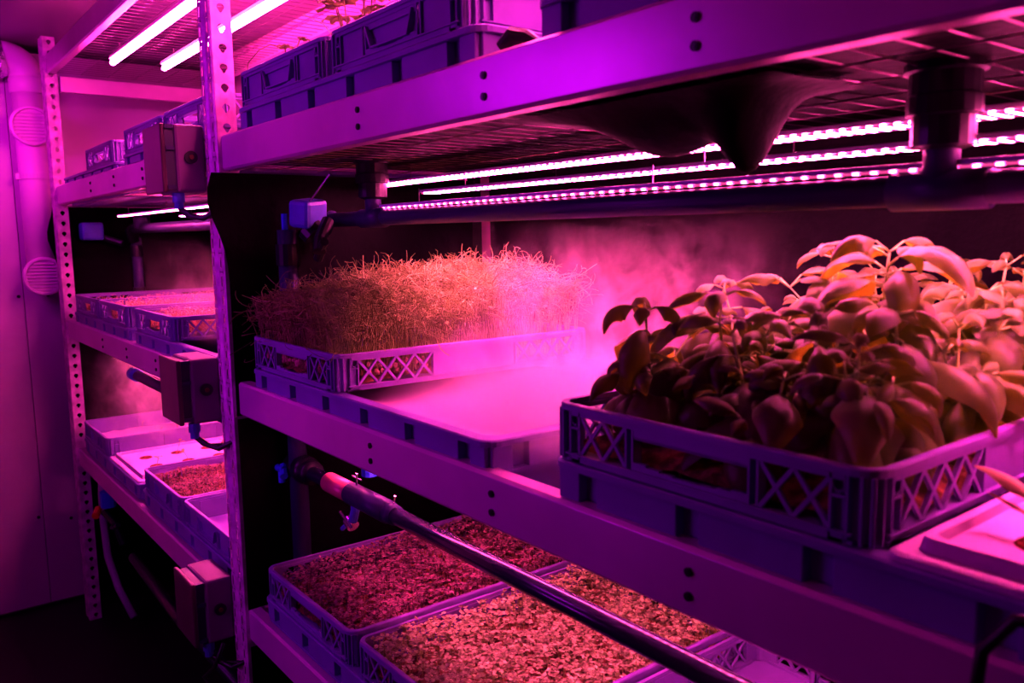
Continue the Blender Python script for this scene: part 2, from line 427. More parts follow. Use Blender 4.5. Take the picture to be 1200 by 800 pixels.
put_crate(-2.755,RT,'solid-walled crate with handle recess nearest the centre post on the upper shelf',True,group=gc)
put_crate(-2.09,RT,'solid-walled crate with wilting leaves at the top centre of the photo',True,group=gc)
put_crate(-1.20,RT,'solid-walled crate cut off by the top edge above the front beam',True,group=gc)
put_crate(-5.18,RT-.035,'small-looking crate at the left end of the far bay upper shelf',group=gc)
put_crate(-4.31,RT-.02,'crate on the far bay upper shelf behind the topmost control box',group=gc)
put_crate(-3.64,RT-.02,'crate on the far bay upper shelf right beside the centre post',group=gc)

# ---------------------------------------------------------------- planting lid, float board, water
def hole_board(name,loc,w,d,h,holes,label,rim=True):
    t=thing(name,loc,label,'planting board')
    mb=MB()
    mb.rings([rr(w,d,.012,0),rr(w,d,.012,.005),rr(w-.006,d-.006,.010,.007),rr(w-.030,d-.030,.014,.007),rr(w-.036,d-.036,.012,.007+h),rr(w-.052,d-.052,.01,.007+h),rr(w-.056,d-.056,.01,h*.5+.005)],capa=True,capb=True)
    mb.build('panel',M['lid'],t,bevel=0)
    for i,(x,y,r) in enumerate(holes):
        mb=MB(); n=18
        mb.rings([[(x+(r+.002)*math.cos(2*PI*k/n),y+(r+.002)*math.sin(2*PI*k/n),h*.5+.0052) for k in range(n)],
                  [(x+r*math.cos(2*PI*k/n),y+r*math.sin(2*PI*k/n),h*.5+.007) for k in range(n)],
                  [(x+r*.9*math.cos(2*PI*k/n),y+r*.9*math.sin(2*PI*k/n),h*.5+.0055) for k in range(n)]],capb=True)
        mb.build('planting_hole',M['soil2'],t)
    return t
M['soil2']=mat('red_brown_root_plug',(.30,.06,.03),.9,0,.2,.8,200,0,90,base2=(.08,.015,.01),bdist=.004)
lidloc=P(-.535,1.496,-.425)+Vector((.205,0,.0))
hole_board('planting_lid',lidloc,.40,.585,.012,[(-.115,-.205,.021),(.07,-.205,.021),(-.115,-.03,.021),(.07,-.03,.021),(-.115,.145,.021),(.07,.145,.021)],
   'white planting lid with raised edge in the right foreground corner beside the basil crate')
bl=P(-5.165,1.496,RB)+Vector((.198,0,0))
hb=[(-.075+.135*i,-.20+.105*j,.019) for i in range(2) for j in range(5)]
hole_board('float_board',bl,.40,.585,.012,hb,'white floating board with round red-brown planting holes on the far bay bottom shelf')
mb=MB(); mb.rings([rr(TW-.055,TD-.055,.02,0)],capb=True) if False else None
mb=MB(); pts=rr(TW-.05,TD-.05,.02,0); mb.add(pts,[tuple(range(len(pts)))])
o=mb.build('nutrient_water',M['water'],loc=P(-2.77,1.496,RM)+Vector((TW/2,0,-.030)))
tag(o,'shallow pink-lit water under the fog in the open half of the pea shoot tray','water',kind='stuff')

def pad(name,x0,z,h,label,m,w=CW-.03,d=CD-.03):
    mb=MB(); random.seed(int(abs(x0)*100)); nx,ny=14,20; vs=[];fs=[]
    for j in range(ny+1):
        for i in range(nx+1):
            e=0 if 0<i<nx and 0<j<ny else -h*.6
            vs.append((-w/2+w*i/nx,-d/2+d*j/ny,h+e+random.uniform(-.004,.004)))
    for j in range(ny):
        for i in range(nx):
            a=j*(nx+1)+i; fs.append((a,a+1,a+nx+2,a+nx+1))
    mb.add(vs,fs); 
    o=mb.build(name,m,loc=P(x0,1.496,z)+Vector((CW/2,0,.0055)),smooth=True)
    return tag(o,label,'substrate',kind='stuff')
pad('growing_medium',-1.185,-.425,.024,'orange-brown fibre substrate seen through the basil crate lattice',M['soil'])
pad('growing_medium',-2.765,RM,.022,'orange-brown root mat seen through the pea shoot crate lattice',M['soil'])
pad('growing_medium',-2.75,RB,.022,'dark root mat under the purple cress',M['soil'])
pad('growing_medium',-2.07,RB,.022,'root mat under the pale yellow-green cress',M['soil'])
pad('growing_medium',-4.39,RB,.022,'root mat under the fine microgreens in the far bay',M['soil'])
pad('growing_medium',-5.84,RB,.012,'pale fleece in the far left seedling crate',M['lid'])
pad('growing_medium',-5.80,RM,.03,'brown seed layer in the far bay middle crate by the end wall',M['soil'])
pad('growing_medium',-5.13,RM,.04,'brown seed layer in the second far bay middle crate',M['soil'])
pad('growing_medium',-4.345,RM,.04,'brown seed layer in the misty far bay middle crate',M['soil'])
pad('growing_medium',-.725,RB,.03,'substrate in the crate of short greens at the bottom edge',M['soil'])

# ---------------------------------------------------------------- plants
def rnd(a,b): return random.uniform(a,b)
def leaf(mb,base,dirv,L,W,droop=1.2,fold=.35,curl=.0,nu=7,nv=2,roll=0,wavy=.04,vein=0):
    """ovate leaf: centreline bends down by droop radians, halves fold about the midrib"""
    d=Vector(dirv).normalized(); side=d.cross(Vector((0,0,1)))
    if side.length<.05: side=Vector((1,0,0)).cross(d)
    side.normalize()
    side=Matrix.Rotation(roll,3,d)@side
    p=Vector(base); vs=[];ph=rnd(0,6)
    for i in range(nu+1):
        t=i/nu
        ax=side
        dd=Matrix.Rotation(-droop*t,3,ax)@d
        nrm=ax.cross(dd).normalized()
        w=W*.5*(math.sin(PI*min(1,t**.82))**.75 if 0<t<1 else 0)*(1-.25*t)+(.0006)
        for j in range(-nv,nv+1):
            s=j/nv
            off=ax*(w*s*math.cos(fold*.8*abs(s)))
            off+=nrm*(-abs(s)**1.6*w*fold + wavy*W*math.sin(ph+t*9+s*2)*abs(s) + (0.05*w if j else -.10*w) + vein*w*math.sin(t*34-abs(s)*3.5)*(abs(s)*(1.15-abs(s))*2))
            vs.append(p+off)
        p=p+dd*(L/nu)
    m=2*nv+1;fs=[]
    for i in range(nu):
        for j in range(m-1): fs.append((i*m+j,i*m+j+1,(i+1)*m+j+1,(i+1)*m+j))
    mb.add(vs,fs)
def basil(x,y,z,H,label,seed,lean=(0,0),big=1.0,az0=None,dm=1.0):
    random.seed(seed)
    t=thing('basil_plant',P(x,y,z),label,'basil','basil plants in the foreground crate')
    st=MB(); fo=MB()
    def shoot(base,dirv,h,n,big,r,az):
        base=Vector(base);d=Vector(dirv).normalized();pts=[base];p=base.copy()
        for k in range(n):
            p=p+d*(h/n)*(1.25-.5*(k+.5)/n)+Vector((rnd(-.004,.004),rnd(-.004,.004),0)); pts.append(p.copy())
        st.tube(pts,[r*(1-.5*i/n) for i in range(n+1)],6)
        for k in range(1,n+1):
            f=k/n; top=(k==n)
            for s_ in range(2 if not top else 4):
                a=az+k*PI/2+s_*(PI if not top else PI/2)+rnd(-.3,.3)
                el=rnd(-.15,.5) if not top else rnd(.25,.9)
                dv=Vector((math.cos(a)*math.cos(el),math.sin(a)*math.cos(el),math.sin(el)))
                L=(rnd(.062,.092) if not top else rnd(.034,.06))*big*(.8+.4*math.sin(PI*f))
                pb=pts[k]; pe=pb+dv*rnd(.012,.022); st.tube([pb,pe],.0011,5)
                leaf(fo,pe,dv,L,L*rnd(.52,.66),(rnd(1.7,2.9) if not top else rnd(1.3,2.5))*dm,rnd(.55,1.25),roll=rnd(-.4,.4),nu=15,nv=3,wavy=.025,vein=.035)
    az=az0 if az0 is not None else rnd(0,6)
    d=Vector((lean[0],lean[1],1)); n=max(4,int(H/.028))
    shoot((0,0,0),d,H,n,big,.0026,az)
    for k in range(3):
        a=rnd(0,2*PI); b=Vector((0,0,H*rnd(.1,.5))); 
        shoot(b+d*0,(math.cos(a)*.8+lean[0],math.sin(a)*.8+lean[1],.9),H*rnd(.35,.55),2,big*.95,.0018,rnd(0,6))
    if seed==40:
        T=Vector((.004,0,H*.92))
        for dv,L,W_,dr,fd,dz in (((.75,-.25,.55),.125,.052,2.1,.5,0),((.65,-.55,.15),.085,.060,1.0,.25,-.035),((-.75,.15,.45),.095,.045,1.9,.6,-.004),((-.8,-.3,.5),.060,.020,1.2,.7,.012),((-.5,-.7,.3),.09,.05,2.0,.5,-.02),((.5,.6,.4),.09,.045,1.8,.5,-.01)):
            b0=T+Vector((0,0,dz)); e0=b0+Vector(dv).normalized()*.018; st.tube([b0,e0],.0013,5); leaf(fo,e0,dv,L,W_,dr,fd,nu=16,nv=4,wavy=.03,vein=.03)
    st.build('stem',M['basilstem'],t,smooth=True)
    fo.build('foliage',M['basil'],t,smooth=True)
    return t
zb=-.375
BP=[(-.76,1.42,.205,(.02,0),1.25,'tallest basil plant with a bare upright stem and a drooping crown'),
 (-1.06,1.16,.125,(-.12,-.02),1.25,'basil plant drooping over the front left corner of the crate'),
 (-1.06,1.42,.14,(-.1,0),1.0,'small upright basil behind the front left corner'),
 (-1.0,1.72,.165,(-.1,0),1.0,'basil plant at the back left of the crate against the fog'),
 (-.88,1.20,.11,(.0,-.08),1.1,'basil plant at the middle of the front rim'),
 (-.88,1.52,.175,(-.05,0),1.05,'basil plant with pale rolled leaves left of the tallest stem'),
 (-.67,1.18,.105,(.03,-.04),1.2,'dark drooping basil plant at the front right corner'),
 (-.68,1.33,.13,(.06,-.03),1.3,'basil plant hanging a long leaf over the right side rim'),
 (-.66,1.62,.14,(.0,0),.95,'basil plant behind the hanging leaf on the right side'),
 (-.70,1.87,.15,(.0,0),1.0,'basil plant at the back right corner of the crate'),
 (-.82,1.83,.16,(0,0),1.0,'basil plant at the back middle of the crate'),
 (-.90,1.33,.11,(0,0),1.1,'basil plant low in the shaded middle of the crate'),
 (-.65,1.48,.11,(.0,0),1.0,'basil plant low beside the right side wall'),
 (-.78,1.13,.075,(0,0),1.0,'low dark basil plant right against the front rim'),
 (-.75,1.22,.125,(.0,-.08),1.1,'bushy dark basil plant behind the front rim'),
 (-.98,1.26,.14,(-.05,-.05),1.1,'basil plant between the left corner and the crate middle'),
 (-1.0,1.88,.15,(-.1,0),.95,'basil plant deepest at the back left corner'),
 (-.70,1.70,.165,(.1,.0),1.1,'basil plant just behind the tallest stem')]
for i,(x,y,H,ln,bg,lb) in enumerate(BP): basil(x,y,zb,H*(1.12 if i else 1.0),lb,40+i,ln,bg*1.12,dm=1.45 if i==1 else 1.0)

def greens(name,x0,z,label,m,mstem,n,hmin,hmax,size,seed,w=CW-.028,d=CD-.028,edge=.02,hf=None):
    random.seed(seed); mb=MB()
    for i in range(n):
        x=rnd(-w/2,w/2);y=rnd(-d/2,d/2)
        h=rnd(hmin,hmax)+.006*math.sin(x*40)+.005*math.sin(y*33+1)
        if hf: h*=hf(x/w+.5,y/d+.5)
        lx,ly=rnd(-.006,.006),rnd(-.006,.006)
        top=Vector((x+lx,y+ly,h)); b=Vector((x,y,h-.045 if h>.05 else 0))
        near=(abs(x)>w/2-edge or abs(y)>d/2-edge)
        if near or i%4==0:
            mb.cm=1
            r=.0006; mb.add([b+Vector((-r,0,0)),b+Vector((r,0,0)),top+Vector((r,0,0)),top+Vector((-r,0,0)),b+Vector((0,-r,0)),b+Vector((0,r,0)),top+Vector((0,r,0)),top+Vector((0,-r,0))],[(0,1,2,3),(4,5,6,7)])
            mb.cm=0
        a=rnd(0,PI*2); el=rnd(-.1,.9)
        for s_ in(0,1):
            aa=a+PI*s_+rnd(-.3,.3); s=size*rnd(.7,1.25)
            dx=Vector((math.cos(aa)*math.cos(el),math.sin(aa)*math.cos(el),math.sin(el)*rnd(.2,1)))
            sd=Vector((-math.sin(aa),math.cos(aa),rnd(-.3,.3)))
            up=Vector((0,0,1))
            q=[top,top+dx*s*.45+sd*s*.42,top+dx*s*.95+sd*s*.36-up*s*.06,top+dx*s*.85-up*s*.02,top+dx*s*.95-sd*s*.36-up*s*.06,top+dx*s*.45-sd*s*.42]
            mb.add(q,[(0,1,2,3),(0,3,4,5)])
    o=mb.build(name,[m,mstem],loc=P(x0,1.496,z)+Vector((CW/2,0,.012)))
    return tag(o,label,'microgreens',kind='stuff')
greens('purple_cress',-2.75,RB,'dense dark purple-red cress filling the crate right of the centre post',M['cressp'],M['cressp'],3700,.026,.068,.0092,3,hf=lambda u,v:min(1,.75+1.2*u)*min(1.12,.85+.6*v))
greens('yellow_cress',-2.07,RB,'dense pale yellow-green cress under the lower pipe',M['cressy'],M['cressg'],3800,.026,.066,.0094,4,hf=lambda u,v:1.0)
greens('purple_microgreens',-4.39,RB,'fine dark purple microgreens in the far bay bottom crate',M['cressd'],M['cressd'],9000,.030,.042,.0048,5)
greens('short_greens',-.725,RB,'short pale greens at the bottom edge of the photo',M['cressg'],M['cressg'],1500,.035,.05,.006,6)
greens('seedlings',-5.80,RM,'brown sprouting seeds in the far bay middle crate by the end wall',M['seed'],M['seed'],1500,.028,.04,.005,7)
greens('seedlings',-5.13,RM,'brown sprouting seeds in the second far bay middle crate',M['seed'],M['seed'],1800,.04,.054,.005,8)
greens('seedlings',-4.345,RM,'brown sprouting seeds in the fogged far bay crate',M['seed'],M['seed'],1800,.04,.05,.005,9)

def sparse(name,loc,label,pts,seed,h0=.02,h1=.05,s=.008,cat='seedling',m='paleleaf'):
    random.seed(seed)
    for i,(x,y) in enumerate(pts):
        t=thing(name,Vector(loc)+Vector((x,y,0)),label[i] if isinstance(label,list) else label,cat,'seedlings on the planting boards')
        st=MB(); fo=MB(); h=rnd(h0,h1); top=Vector((rnd(-.015,.015),rnd(-.015,.015),h))
        st.tube([(0,0,0),top*.5+Vector((.003,0,.002)),top],.0007,5)
        for k in range(3):
            a=rnd(0,6); leaf(fo,top*(1-.12*k),(math.cos(a),math.sin(a),.5),s*rnd(.8,1.5),s*.6,.8,.2,nu=4,nv=1)
        st.build('stem',M[m],t); fo.build('leaves',M[m],t)
rowname=['front','second','third','fourth','back']
lb=[];pp=[]
for (i,j) in ((0,1),(1,0),(1,1),(1,2),(0,3),(1,3),(0,4),(1,4),(0,2)):
    pp.append((hb[i*5+j][0],hb[i*5+j][1])); lb.append('pale seedling in the %s hole row of the white float board, %s column'%(rowname[j],['left','right'][i]))
sparse('seedling',bl+Vector((0,0,.0115)),lb,pp,11,.03,.055,.017)
sp=[(-.12,-.1),(-.06,.02),(.0,-.06),(.05,.08),(.1,-.02),(.13,.12),(.02,.16),(-.1,.15)]
sparse('sprout',P(-5.84,1.496,RB)+Vector((CW/2,0,.021)),['tiny sprout in the far left crate, %s'%q for q in
 ('front left','left of centre','at the centre front','right of centre','at the right edge','at the back right corner','at the middle of the back','at the back left')],sp,12,.02,.04,.008)
# large curled seedling on the lid
t=thing('lettuce_seedling',lidloc+Vector((-.115,-.205,.0115)),'pale curled seedling leaning over the planting lid in the right foreground','seedling')
st=MB(); fo=MB(); random.seed(5)
st.tube([(0,0,0),(-.008,.004,.02),(-.012,.006,.034)],.0016,6); leaf(fo,(-.012,.006,.034),(-.75,.25,.55),.062,.021,.9,.7,nu=8)
leaf(fo,(-.012,.004,.02),(-.9,.1,.35),.04,.008,.2,.3,nu=6); leaf(fo,(0,0,.01),(.6,.4,.6),.05,.02,.8,.4); leaf(fo,(0,0,.008),(.7,-.4,.5),.03,.008,.4,.4)
for k in range(26):
    a=rnd(0,6.3); st.tube([(rnd(-.01,.01),rnd(-.01,.01),0),(math.cos(a)*.016,math.sin(a)*.016,rnd(.006,.014))],.0005,3)
st.build('stem',M['cressp'],t); fo.build('leaves',M['paleleaf'],t,smooth=True)

# pea shoots
random.seed(77)
mb=MB(); w,d=CW-.025,CD-.025
def ptube(pts,r): mb.tube(pts,r,3,False)
for i in range(1100):
    x=rnd(-w/2,w/2); y=rnd(-d/2,d/2)
    if i%3==0:
        if random.random()<.5: y=-d/2+abs(random.gauss(0,.02))
        else: x=w/2-abs(random.gauss(0,.02))
    H=rnd(.10,.15)*(1+.12*(y/d)); a=rnd(0,6.3); c=rnd(.01,.035)
    pts=[];n=6
    for k in range(n+1):
        f=k/n; pts.append((x+math.cos(a)*c*f*f+rnd(-.0025,.0025)*f,y+math.sin(a)*c*f*f+rnd(-.0025,.0025)*f,H*f))
    mb.cm=0; ptube(pts,.00095)
def ztop(x,y):
    u=x/w+.5; v=y/d+.5
    e=min(u,1-u,v,1-v); base=.150+.034*v+.014*u+.008*math.sin(x*37+y*22)
    return base*(.80+.20*min(1,e*6))
mb.cm=1
for i in range(7500):
    x=rnd(-w/2-.02,w/2+.02); y=rnd(-d/2-.012,d/2+.012); a=rnd(0,6.3)
    zt_=ztop(max(-w/2,min(w/2,x)),max(-d/2,min(d/2,y)))
    z=zt_-abs(random.gauss(0,.040)); L=rnd(.025,.07); el=rnd(-.5,.6) ; k1=rnd(-55,55); n=6
    p=Vector((x,y,z)); pts=[p.copy()]
    dv=Vector((math.cos(a)*math.cos(el),math.sin(a)*math.cos(el),math.sin(el))); ax=Vector((rnd(-1,1),rnd(-1,1),rnd(-1,1))).normalized()
    for k in range(n):
        dv=Matrix.Rotation(k1*L/n*(1+k*.35),3,ax)@dv; p=p+dv*L/n; pts.append(p.copy())
    ptube(pts,.0005 if i%3 else .0009)
for i in range(70):   # escaping tendrils
    x=rnd(-w/2,w/2); y=rnd(-d/2,d/2); p=Vector((x,y,ztop(x,y)-.005)); a=rnd(0,6.3); dv=Vector((math.cos(a)*.3,math.sin(a)*.3,1)).normalized(); pts=[p.copy()]
    ax=Vector((math.cos(a+1.5),math.sin(a+1.5),0))
    for k in range(7):
        p=p+dv*rnd(.003,.0055); pts.append(p.copy()); dv=Matrix.Rotation(rnd(-.1,.8),3,ax)@dv
    ptube(pts,.0007)
mb.cm=2
for i in range(1500):
    x=rnd(-w/2-.01,w/2+.01); y=rnd(-d/2-.01,d/2+.01); z=ztop(max(-w/2,min(w/2,x)),max(-d/2,min(d/2,y)))-abs(random.gauss(.012,.035)); a=rnd(0,6.3)
    if z<.02: continue
    leaf(mb,(x,y,z),(math.cos(a),math.sin(a),rnd(-.5,.8)),rnd(.009,.019),rnd(.007,.012),rnd(-.5,1),.2,nu=2,nv=1)
mb.cm=3
for i in range(240):
    s_=random.random()<.5
    x=rnd(-w/2,w/2) if s_ else w/2-.004; y=-d/2+.004 if s_ else rnd(-d/2,d/2); z=rnd(.004,.022); r=.0042
    mb.rings([[(x+r*q*math.cos(2*PI*k/6),y+r*q*math.sin(2*PI*k/6),z+r*zz) for k in range(6)] for q,zz in((.2,-1),(.85,-.5),(.85,.5),(.2,1))],True,True)
o=mb.build('pea_shoots',[M['pea'],M['pea'],M['pealeaf'],M['seed']],loc=P(-2.765,1.496,RM)+Vector((CW/2,0,.022)))
tag(o,'tall tangled pea shoots with stringy curling tops filling the crate','pea shoots',kind='stuff')

# wilting leaves at the top crates
def wilt(loc,seed,label,n=5,size=.045,H=.05,far=False):
    random.seed(seed); t=thing('strawberry_plant',loc,label,'plant','leafy plants in the upper crates'); st=MB(); fo=MB()
    for k in range(n):
        a=rnd(0,6.3); p1=Vector((math.cos(a)*.03,math.sin(a)*.03,H*rnd(.6,1.1))); st.tube([(0,0,0),p1*.6+Vector((0,0,.008)),p1],.001,5)
        for q in(-1,0,1): leaf(fo,p1,(math.cos(a+q),math.sin(a+q),.1),size*rnd(.7,1),size*.7,rnd(.3,1),.3,nu=5,nv=2,wavy=.1)
    st.build('stem',M['wiltleaf'],t); fo.build('leaves',M['wiltleaf'],t,smooth=True)
wilt(P(-2.52,1.08,.455),1,'small wilting plant leaning over the rim of the crate nearest the centre post',3,.024,.092)
wilt(P(-2.02,1.10,.455),2,'leafy plant glowing orange at the top edge of the photo',7,.036,.088)
wilt(P(-2.20,1.14,.455),3,'orange-lit leaves hanging into the top edge of the photo left of the leafy plant',6,.038,.135)
mb=MB(); mb.tube([P(-1.375,1.05,.372),P(-1.35,1.06,.392),P(-1.32,1.07,.385),P(-1.28,1.08,.362)],[.010,.013,.010,.005],12)
tag(mb.build('rubber_bung',M['black']),'small black rubber bung on the tray corner behind the upper front beam','bung')
mb=MB(); mb.tube([P(-2.72,1.03,.52),P(-2.83,1.08,.59),P(-2.78,1.10,.625),P(-2.68,1.10,.625),P(-2.56,1.10,.59)],.0008,5)
tag(mb.build('runner_stem',M['wiltleaf']),'thin looping runner over the rim beside the centre post','stem')
mb=MB(); mb.tube([P(-2.06,1.02,.52),P(-2.20,1.06,.585),P(-2.42,1.10,.665)],.0007,5)
tag(mb.build('runner_stem',M['paleleaf']),'thin pale shoot sticking up between the two upper crates','stem')
sparse('sprout',P(-3.9,1.08,.46),['tiny dark sprout over the rim behind the topmost control box','tiny sprout above the upper crate beside the centre post'],[(0,0),(.35,.05)],15,.028,.034,.008,m='wiltleaf')

# ---------------------------------------------------------------- LED lighting
def strip(x0,x1,y,z,label,wd=.022,m='led',group='led strips under the shelves'):
    t=thing('led_strip',P((x0+x1)/2,y,z),label,'grow light',group)
    L=(x1-x0)*S/2
    mb=MB(); mb.box(-L,L,-wd/2-.002,wd/2+.002,0.0005,.006); mb.build('housing',M['strip'],t,bevel=.001)
    mb=MB(); mb.box(-L+.004,L-.004,-wd/2,wd/2,-.002,0.0); mb.build('diode_strip',M[m],t)
    mb=MB()
    for q in(-.8,0,.8): mb.tube([(q*L,0,.005),(q*L,0,.03)],.0012,5)
    mb.build('hanger_wire',M['wire'],t)
def tube(x0,x1,y,z,label):
    t=thing('led_tube',P((x0+x1)/2,y,z),label,'grow light','led tubes under the top deck'); L=(x1-x0)*S/2
    mb=MB(); mb.tube([(-L,0,0),(L,0,0)],.0085,12); mb.build('tube_light',M['tube'],t,smooth=True)
    for q in(-1,1):
        mb=MB(); mb.tube([(q*L,0,0),(q*(L+.012),0,0)],.0095,12); mb.build('end_cap',M['strip'],t)
    mb=MB(); mb.box(-L,L,-.012,.012,.011,.02); mb.build('housing',M['strip'],t)
    for q in(-.8,.8):
        mb=MB(); mb.tube([(q*L,0,.018),(q*L,0,.045)],.0015,5); mb.build('hanger_wire',M['wire'],t)
tube(-5.02,-3.35,1.16,.965,'glowing tube nearest the aisle under the far bay top deck')
tube(-5.02,-3.15,1.43,.965,'glowing tube deeper in, passing behind the centre post under the top deck')
tube(-2.7,-.3,1.16,.965,'glowing tube over the near bay upper crates, front one')
tube(-2.7,-.3,1.55,.965,'glowing tube over the near bay upper crates, rear one')
strip(-2.76,-.05,1.50,.186,'broad bright magenta strip running from the left pipe tee under the upper shelf',.046)
strip(-2.24,-.05,1.40,.134,'magenta strip with visible diodes hanging lowest below the upper shelf',.024)
strip(-2.44,-.05,1.352,.0955,'thin dotted strip lying on the horizontal pipe',.005,'leddim')
strip(-2.30,-.10,1.80,.17,'rear magenta strip glimpsed behind the sagging black sheet',.02)
strip(-5.45,-3.5,1.24,.150,'bright strip below the far bay upper shelf behind the control box',.022)
strip(-5.45,-3.5,1.60,.150,'second strip deeper below the far bay upper shelf',.022)
for y_,nm in((1.22,'front'),(1.62,'rear')):
    strip(-2.6,-.1,y_,-.69,'%s strip lighting the cress below the near bay middle shelf'%nm,.022,'ledlow')
    strip(-5.6,-3.2,y_,-.69,'%s strip lighting the planting board below the far bay middle shelf'%nm,.022)

# ---------------------------------------------------------------- pipework
def run(t,name,pts,r,m='pipe',n=20): 
    mb=MB(); mb.tube(pts,r,n); return mb.build(name,M[m],t,smooth=False if n<10 else True)
def local(o,*p): return P(*p)-o
def autosm(o):
    return o
o0=P(-2.7,1.35,.068)
t=thing('drain_pipe',o0,'dark horizontal pipe under the upper shelf with two upright drain fittings','pipe')
PY=1.35
def lp(x,y,z): return P(x,y,z)-o0
run(t,'pipe_run',[lp(-2.80,PY,.064),lp(.1,PY,.060)],.0155)
for xt,nm in((-2.49,1),(-.635,1)):
    zc=.063 if xt<-2 else .060
    run(t,'tee_fitting',[lp(xt-.075,PY,zc),lp(xt+.075,PY,zc)],.0195)
    run(t,'tee_fitting',[lp(xt,PY,zc),lp(xt,PY,zc+.12)],.0165)
    mb=MB(); prof=[(.020,.085),(.029,.09),(.029,.135),(.034,.137),(.034,.165),(.032,.168),(.032,.2),(.037,.203),(.037,.218),(.02,.219)]
    n=20; c=lp(xt,PY,zc-.055+.0)
    mb.rings([[ (c.x+r*math.cos(2*PI*k/n),c.y+r*math.sin(2*PI*k/n),c.z+z*S+.02) for k in range(n)] for r,z in prof],True,True)
    mb.build('drain_fitting',M['pipeb'],t,bevel=0)
run(t,'elbow',[lp(-2.80,PY,.068),lp(-2.84,PY,.062),lp(-2.86,PY-.01,.03)],.019)
# motor valve
o1=P(-2.66,1.20,.07)
t=thing('motor_valve',o1,'blue motor valve box at the left end of the upper pipe','valve')
mb=MB(); mb.box(-.026,.026,-.035,.035,-.028,.03); a=mb.build('actuator_box',M['bluebox'],t,bevel=.009); a.rotation_euler=(.1,.12,.5); a.location=(-.03,.01,.008)
mb=MB(); mb.tube([(-.03,.01,-.02),(-.02,.02,-.035)],.028,14); mb.build('valve_neck',M['pipeb'],t)
mb=MB(); mb.tube([(.02,.03,-.008),(.045,.0,-.045),(.06,-.01,-.07)],.013,12); mb.tube([(.035,.0,-.072),(.085,-.01,-.05)],.009,10); mb.tube([(.03,0,-.085),(.045,0,-.07)],.010,10); mb.build('tap_lever',M['pipeb'],t)
mb=MB(); mb.tube([(-.085,-.02,.01),(-.085,-.02,-.055)],.007,8); mb.tube([(-.085,-.02,-.05),(-.095,-.02,-.07)],.010,8); mb.build('blue_handle',M['blue'],t)
mb=MB(); mb.tube([(.0,0,.03),(.035,.01,.06),(.06,.02,.085)],.0022,6); mb.build('cable',M['clamp'],t)
# down pipes
for i,(x,y,za,zb_,lb_) in enumerate(((-2.78,1.165,.03,-1.33,'vertical dark downpipe just right of the centre post'),(-5.92,1.43,.02,-.60,'vertical dark downpipe in the far corner of the far bay'))):
    mb=MB(); mb.tube([(0,0,zb_*S-za*S),(0,0,0)],.020,16)
    t=thing('downpipe',P(x,y,za),lb_,'pipe'); mb.build('pipe_run',M['pipe'],t,smooth=True)
    for q in (-.03,-.38 if i==0 else -.2):
        mb=MB(); mb.tube([(0,0,q),(0,0,q-.045)],.0245,16); mb.build('socket',M['pipeb'],t)
# far bay upper pipe
o2=P(-5.8,1.40,.078)
t=thing('drain_pipe',o2,'dark horizontal pipe under the far bay upper shelf','pipe')
run(t,'pipe_run',[(0,0,0),P(-3.1,1.40,.075)-o2],.018)
run(t,'drain_fitting',[P(-5.62,1.4,.08)-o2,P(-5.62,1.4,.19)-o2,],.030,'pipe')
run(t,'drain_fitting',[P(-3.95,1.4,.06)-o2,P(-3.95,1.4,.2)-o2,],.026,'pipeb')
run(t,'elbow',[P(-5.80,1.4,.078)-o2,P(-5.9,1.4,.06)-o2,P(-5.92,1.42,.0)-o2],.024,'pipeb')
t=thing('motor_valve',P(-6.0,1.18,.065),'small blue valve box in the far bay beside the far post','valve')
mb=MB(); mb.box(-.035,.035,-.04,.04,-.035,.035); mb.build('actuator_box',M['bluebox'],t,bevel=.01)
mb=MB(); mb.tube([(.0,.03,-.02),(.06,.1,-.05)],.013,10); mb.build('valve_neck',M['pipeb'],t)
# lower pipe with union, collar, taps
o3=P(-2.76,1.17,-.818)
t=thing('supply_pipe',o3,'long glossy black pipe crossing in front of the cress under the middle shelf','pipe')
def l3(x,dz=0,dy=0): return P(x,1.17+dy,-.818+dz)-o3
run(t,'pipe_run',[l3(-2.72),l3(-.2)],.0152,'pipegloss')
for (xa,xb_,r) in((-2.84,-2.76,.024),(-2.755,-2.70,.030),(-2.695,-2.665,.026)): run(t,'union_nut',[l3(xa),l3(xb_)],r,'pipeb',14)
run(t,'red_collar',[l3(-2.535),l3(-2.375)],.0205,'red'); 
run(t,'sleeve',[l3(-2.375),l3(-2.13)],.0215); run(t,'sleeve',[l3(-2.13),l3(-2.09)],.0185)
mb=MB(); mb.tube([l3(-2.34,.03),l3(-2.20,.034)],.0012,6); mb.tube([l3(-2.335,.03,-.0),l3(-2.33,.075)],.0022,6);  mb.tube([l3(-2.36,.06),l3(-2.30,.06)],.0015,6); mb.tube([l3(-2.10,.03),l3(-2.09,.06)],.002,6); mb.build('wire_clip',M['clamp'],t)
mb=MB(); mb.tube([l3(-2.30,.07,.03),l3(-2.30,.115,.03)],.016,12); mb.build('blue_fitting',M['blue'],t)
mb=MB(); mb.tube([l3(-2.35,0),l3(-2.35,-.05),l3(-2.37,-.09)],.009,10); mb.tube([l3(-2.37,-.085),l3(-2.45,-.14)],.005,8); mb.build('blue_branch',M['bluebox'],t)
mb=MB(); mb.tube([l3(-2.42,-.07,-.02),l3(-2.34,-.105,-.02)],.0028,8); mb.tube([l3(-2.40,-.095),l3(-2.37,-.11)],.013,12); mb.build('tap_lever',M['clamp'],t)
mb=MB(); mb.tube([l3(-2.83,-.0,-.04),l3(-2.78,-.025,-.06)],.009,8); mb.tube([l3(-2.80,-.01,-.06),l3(-2.80,-.05,-.06)],.008,8); mb.tube([l3(-2.86,-.01,-.05),l3(-2.80,-.005,-.05)],.008,8); mb.build('blue_handle',M['blue'],t)
